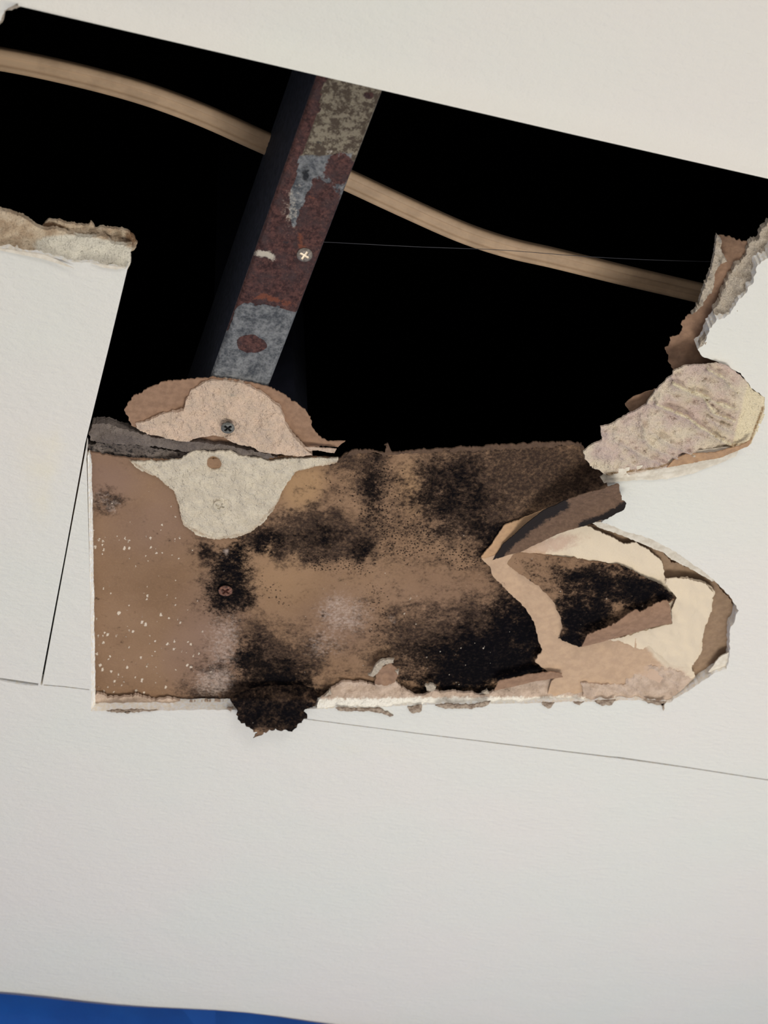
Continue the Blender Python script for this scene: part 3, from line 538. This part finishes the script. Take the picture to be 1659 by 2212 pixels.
sheet('brown_pocket', [(418, 948, 0), (440, 938, 0), (490, 938, 0), (512, 958, 0), (470, 958, 0)], .013, .0008, M_BROWNP, frag, 4, 1.5, 39, {'tan': lambda x, y: 0*x, 'mould': lambda x, y: .35+0*x})

# ================================================================ steel channel
zb = .0135
def channel():
    e = empty('steel_channel', P(640, 500, zb), 'rusted galvanised steel channel crossing the dark opening under the tan cable', 'steel channel')
    a0, b0 = pt(455, 815, zb), pt(683, 168, zb); c0, d0 = pt(583, 830, zb), pt(826, 200, zb)
    mid0 = (a0+c0)/2; mid1 = (b0+d0)/2; ax = (mid1-mid0).normalized(); side = Vector((ax.y, -ax.x, 0))   # side: towards the right of the picture
    if side.dot(c0-a0) < 0: side = -side
    wd = ((c0-a0).dot(side)+(d0-b0).dot(side))/2
    s0, s1 = mid0-ax*.13, mid1+ax*.5
    ln = (s1-s0).length; N = int(ln/.0012); K = 34; 
    V = []; 
    for i in range(N+1):
        for k in range(K+1):
            u = k/K; off = (u-.5)*wd; z = 0
            r = .0022; e_ = min(u*wd, (1-u)*wd)
            if e_ < r: z = r-math.sqrt(max(0, r*r-(r-e_)**2))
            V.append(s0+ax*(ln*i/N)+side*off+Vector((0, 0, z)))
    vw = np.array([tuple(v) for v in V])
    f = []
    for i in range(N):
        for k in range(K):
            q = i*(K+1)+k; f += [(q, q+1, q+K+2), (q, q+K+2, q+K+1)]
    rel = vw-CAM; cc = rel @ R; px = cc[:, 0]/cc[:, 2]*F+CX; py = cc[:, 1]/cc[:, 2]*F+CY
    ok = (cc[:, 2] > .1); px = np.where(ok, px, 900); py = np.where(ok, py, -500)
    W = lambda k_, a_: (fbm(px, py, 30, 3, k_)-.5)*a_
    x = px+W(3, 18); y = py+W(5, 18)
    lim = 663+ (px-575)*.13 + W(8, 10)
    rust = ((y < lim) & (y > 470)).astype(float)
    left = 683-.352*(y-168)
    rust = np.maximum(rust, ((x-left) < (26+np.clip((y-330)/8, 0, 24))).astype(float)*(y > 150)*(y < lim))
    rust = np.maximum(rust, np.clip(1.5-np.hypot((x-735)/34, (y-365)/36), 0, 1)); rust = np.maximum(rust, np.clip(1.5-np.hypot((x-690)/52, (y-450)/66), 0, 1))
    rust = np.maximum(rust, blob(x, y, 640, 560, 90, 100, 0, 1, .1)*(y < lim))
    rust = rust*(1-.9*blob(x, y, 655, 395, 18, 60, 18, 1, .2))*(1-.8*blob(x, y, 633, 470, 10, 22, 0, 1, .3))
    rust = np.maximum(rust, blob(x, y, 543, 743, 32, 20, -5, 1, .12)); rust = np.maximum(rust, .8*blob(x, y, 795, 205, 14, 10, 0, 1, .3))
    rust = np.maximum(rust, (1-np.clip((x-(left))/10, 0, 1))*(y < 720))
    beige = np.clip((350-.1*(px-700)-y)/30, 0, 1)
    beige = np.maximum(beige, np.clip((px-(825-.389*(py-200))+16)/8, 0, 1)*(py < 380)*1.0)
    orange = np.maximum(blob(x, y, 652, 520, 10, 32, 0, .8), np.maximum(blob(x, y, 590, 648, 60, 9, 6, .85), blob(x, y, 676, 425, 24, 10, 0, .6)))
    orange = np.maximum(orange, blob(x, y, 690, 230, 10, 70, 18, .5)); orange = np.maximum(orange, blob(x, y, 620, 360, 10, 50, 18, .45)); orange = np.maximum(orange, .25)
    dark = np.maximum(blob(x, y, 662, 375, 14, 24, 10, .8), blob(x, y, 685, 300, 16, 12, 0, .6)); dark = np.maximum(dark, blob(x, y, 618, 522, 16, 10, 0, .7)); dark = np.maximum(dark, .5*np.exp(-((np.hypot((x-676)*1.0, (y-447)*1.0)-34)/4)**2))
    white = np.maximum(blob(x, y, 572, 549, 30, 10, 12, 1.3), blob(x, y, 643, 400, 10, 12, 0, .7)); white = np.maximum(white, blob(x, y, 628, 450, 26, 70, 14, .62)); white = np.maximum(white, blob(x, y, 715, 325, 12, 8, 0, .7)); white = np.maximum(white, blob(x, y, 560, 720, 40, 6, 0, .4)); white = np.maximum(white, .27)
    shell('flange', vw, np.array(f), .0008, M_STEEL, e, {'rust': rust, 'beige': beige, 'orange': orange, 'dark': dark, 'white': white})
    # left web and right return lip
    def strip(name, off, z_lo, z_hi, t, mat):
        q = []
        for i in (0, 1):
            p = s0 if i == 0 else s1
            for o_, z_ in ((off, z_lo), (off+t, z_lo), (off+t, z_hi), (off, z_hi)): q.append(tuple(p+side*o_+Vector((0, 0, z_))))
        me = bpy.data.meshes.new(name); me.from_pydata(q, [], [(0, 1, 2, 3), (4, 7, 6, 5), (0, 4, 5, 1), (1, 5, 6, 2), (2, 6, 7, 3), (3, 7, 4, 0)]); finish(name, me, mat, e)
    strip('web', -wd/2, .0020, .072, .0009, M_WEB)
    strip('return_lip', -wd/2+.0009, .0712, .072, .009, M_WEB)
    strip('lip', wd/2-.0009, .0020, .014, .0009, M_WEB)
    return e
channel()

# timber hanger rising into the dark behind the channel
def hanger():
    z1 = .092; a = P(455, 905, z1); b = P(636, 868, z1)
    a = np.array(a); b = np.array(b); d = (b-a); d /= np.linalg.norm(d); nrm = np.array([-d[1], d[0], 0.])
    q = []
    for z in (0, .5):
        for p, o_ in ((a, 0), (b, 0), (b, .04), (a, .04)):
            r = p+nrm*o_; q.append((r[0], r[1], p[2]+z))
    me = bpy.data.meshes.new('timber_hanger'); me.from_pydata(q, [], [(3, 2, 1, 0), (4, 5, 6, 7), (0, 1, 5, 4), (1, 2, 6, 5), (2, 3, 7, 6), (3, 0, 4, 7)])
    tag(finish('timber_hanger', me, M_TIMBER), 'nearly black upright hanger behind the steel channel in the dark opening', 'hanger')
hanger()

# ================================================================ cable
def catmull(p, n):
    p = [p[0]*2-p[1]]+p+[p[-1]*2-p[-2]]; out = []
    for i in range(1, len(p)-2):
        for k in range(n):
            t = k/n; out.append(.5*((2*p[i])+(p[i+1]-p[i-1])*t+(2*p[i-1]-5*p[i]+4*p[i+1]-p[i+2])*t*t+(3*p[i]-p[i-1]-3*p[i+1]+p[i+2])*t**3))
    return out+[p[-2]]
def sweep(name, path, prof, mat, parent=None):
    V = []; Fc = []; m = len(prof)
    for i, c in enumerate(path):
        t = (path[min(i+1, len(path)-1)]-path[max(i-1, 0)]).normalized(); s = t.cross(Vector((0, 0, 1))).normalized(); u = s.cross(t)
        for (a, b) in prof: V.append(tuple(c+s*a+u*b))
    for i in range(len(path)-1):
        for k in range(m): Fc.append((i*m+k, i*m+(k+1) % m, (i+1)*m+(k+1) % m, (i+1)*m+k))
    Fc += [tuple(range(m-1, -1, -1)), tuple((len(path)-1)*m+k for k in range(m))]
    me = bpy.data.meshes.new(name); me.from_pydata(V, [], Fc)
    bm = bmesh.new(); bm.from_mesh(me); bmesh.ops.recalc_face_normals(bm, faces=bm.faces); bm.to_mesh(me); bm.free()
    me.polygons.foreach_set('use_smooth', [True]*len(me.polygons)); return finish(name, me, mat, parent)
zc = .084
cp = [(-330, 105), (-150, 108), (0, 127), (150, 158), (300, 198), (430, 245), (560, 303), (660, 347), (760, 393), (880, 449), (1000, 502), (1100, 535), (1200, 558), (1350, 595), (1500, 630), (1620, 660), (1800, 700)]
W_, H_ = .0062, .0030
prof = []
for k in range(40):
    a = 2*math.pi*k/40; c, s = math.cos(a), math.sin(a)
    x = W_*(abs(c)**.75)*(1 if c > 0 else -1); y = H_*(abs(s)**.6)*(1 if s > 0 else -1)
    y *= 1-.7*math.exp(-((x-.0012)/.0008)**2)-.6*math.exp(-((x+.0018)/.0008)**2)
    prof.append((x, y))
tag(sweep('electrical_cable', catmull([pt(x, y, zc) for x, y in cp], 10), prof, M_CABLE), 'flat tan electrical cable sagging across the dark opening', 'cable')
circ = [(.00018*math.cos(a*math.pi/3), .00018*math.sin(a*math.pi/3)) for a in range(6)]
M_THREAD = grain('grey_thread', A(70, 70, 74), A(60, 60, 66), 50, ((100, .0001),))
tag(sweep('cobweb_strand', catmull([pt(x, y, .055) for x, y in ((640, 520), (725, 524), (900, 533), (1080, 540), (1250, 553), (1400, 561), (1560, 566))], 6), circ, M_THREAD), 'thin grey cobweb thread stretched above the tan cable on the right', 'cobweb')

# ================================================================ screws
def screw(px, py, z, r, mat, label, group=None, rot=0, depth=.0011, dome=.0009, shank=True):
    n = 44; V = []; idx = {}; cr = []
    for i in range(n+1):
        for j in range(n+1):
            u = 2*i/n-1; v = 2*j/n-1
            x = u*math.sqrt(1-v*v/2); y = v*math.sqrt(1-u*u/2); rr = math.hypot(x, y)
            c, s = math.cos(rot), math.sin(rot); a, b = x*c+y*s, -x*s+y*c
            k = max((abs(b) < .13 and abs(a) < .62), (abs(a) < .13 and abs(b) < .62)); f = 1.0 if k else 0.0
            if not k: f = max(0, 1-8*min(max(abs(b)-.13, 0)+max(abs(a)-.62, 0), max(abs(a)-.13, 0)+max(abs(b)-.62, 0)))*.5
            h = -dome*(1-rr**4)+depth*f*(1-.5*rr)
            idx[i, j] = len(V); V.append((x*r, y*r, h)); cr.append(f)
    Fc = [(idx[i, j], idx[i+1, j], idx[i+1, j+1], idx[i, j+1]) for i in range(n) for j in range(n)]
    rim = [idx[i, 0] for i in range(n)]+[idx[n, j] for j in range(n)]+[idx[i, n] for i in range(n, 0, -1)]+[idx[0, j] for j in range(n, 0, -1)]
    prev = rim
    for (rr, h) in ((.98, .0006), (.45, .0026), (.42, .009), (.05, .011)) if shank else ((.98, .0006), (.6, .0009)):
        cur = []
        for q in rim:
            x, y, _ = V[q]; l = math.hypot(x, y); cur.append(len(V)); V.append((x/l*r*rr, y/l*r*rr, h)); cr.append(0)
        for k in range(len(rim)): Fc.append((prev[k], cur[k], cur[(k+1) % len(rim)], prev[(k+1) % len(rim)]))
        prev = cur
    Fc.append(tuple(prev))
    c = P(px, py, z); me = bpy.data.meshes.new('screw'); me.from_pydata([(x+c[0], y+c[1], h+c[2]) for x, y, h in V], [], Fc)
    bm = bmesh.new(); bm.from_mesh(me); bmesh.ops.recalc_face_normals(bm, faces=bm.faces); bm.to_mesh(me); bm.free()
    at = me.attributes.new('cross', 'FLOAT', 'POINT'); at.data.foreach_set('value', np.array(cr, np.float32))
    me.polygons.foreach_set('use_smooth', [True]*len(me.polygons))
    return tag(finish('screw', me, mat), label, 'screw')
screw(658, 551, zb-.0004, .0041, screw_mat('dull_steel', A(120, 112, 104), A(92, 84, 78), A(222, 206, 184)), 'cross-head screw with a cream-filled slot in the rusty steel channel', rot=.35)
screw(492, 925, .0058, .0038, screw_mat('grey_phosphate', A(104, 104, 100), A(80, 80, 78), A(22, 22, 22)), 'grey cross-head screw in the rounded scrap of pinkish plasterboard', rot=.6, depth=.002)
screw(475, 1093, z0-.0016, .0040, screw_mat('filler_covered', A(186, 175, 156), A(168, 158, 140), A(130, 120, 104), 0, .9), 'screw head coated in cream filler on the mouldy brown panel', rot=.2, depth=.0009, dome=.0005)
screw(487, 1277, z0-.0016, .0043, screw_mat('rusted_head', A(120, 84, 70), A(66, 48, 44), A(60, 30, 24), 0, .9), 'rusted screw head ringed by black mould on the brown panel', rot=.5, depth=.0018)

for o in bpy.data.objects:
    if '_loc' in o.keys(): del o['_loc']
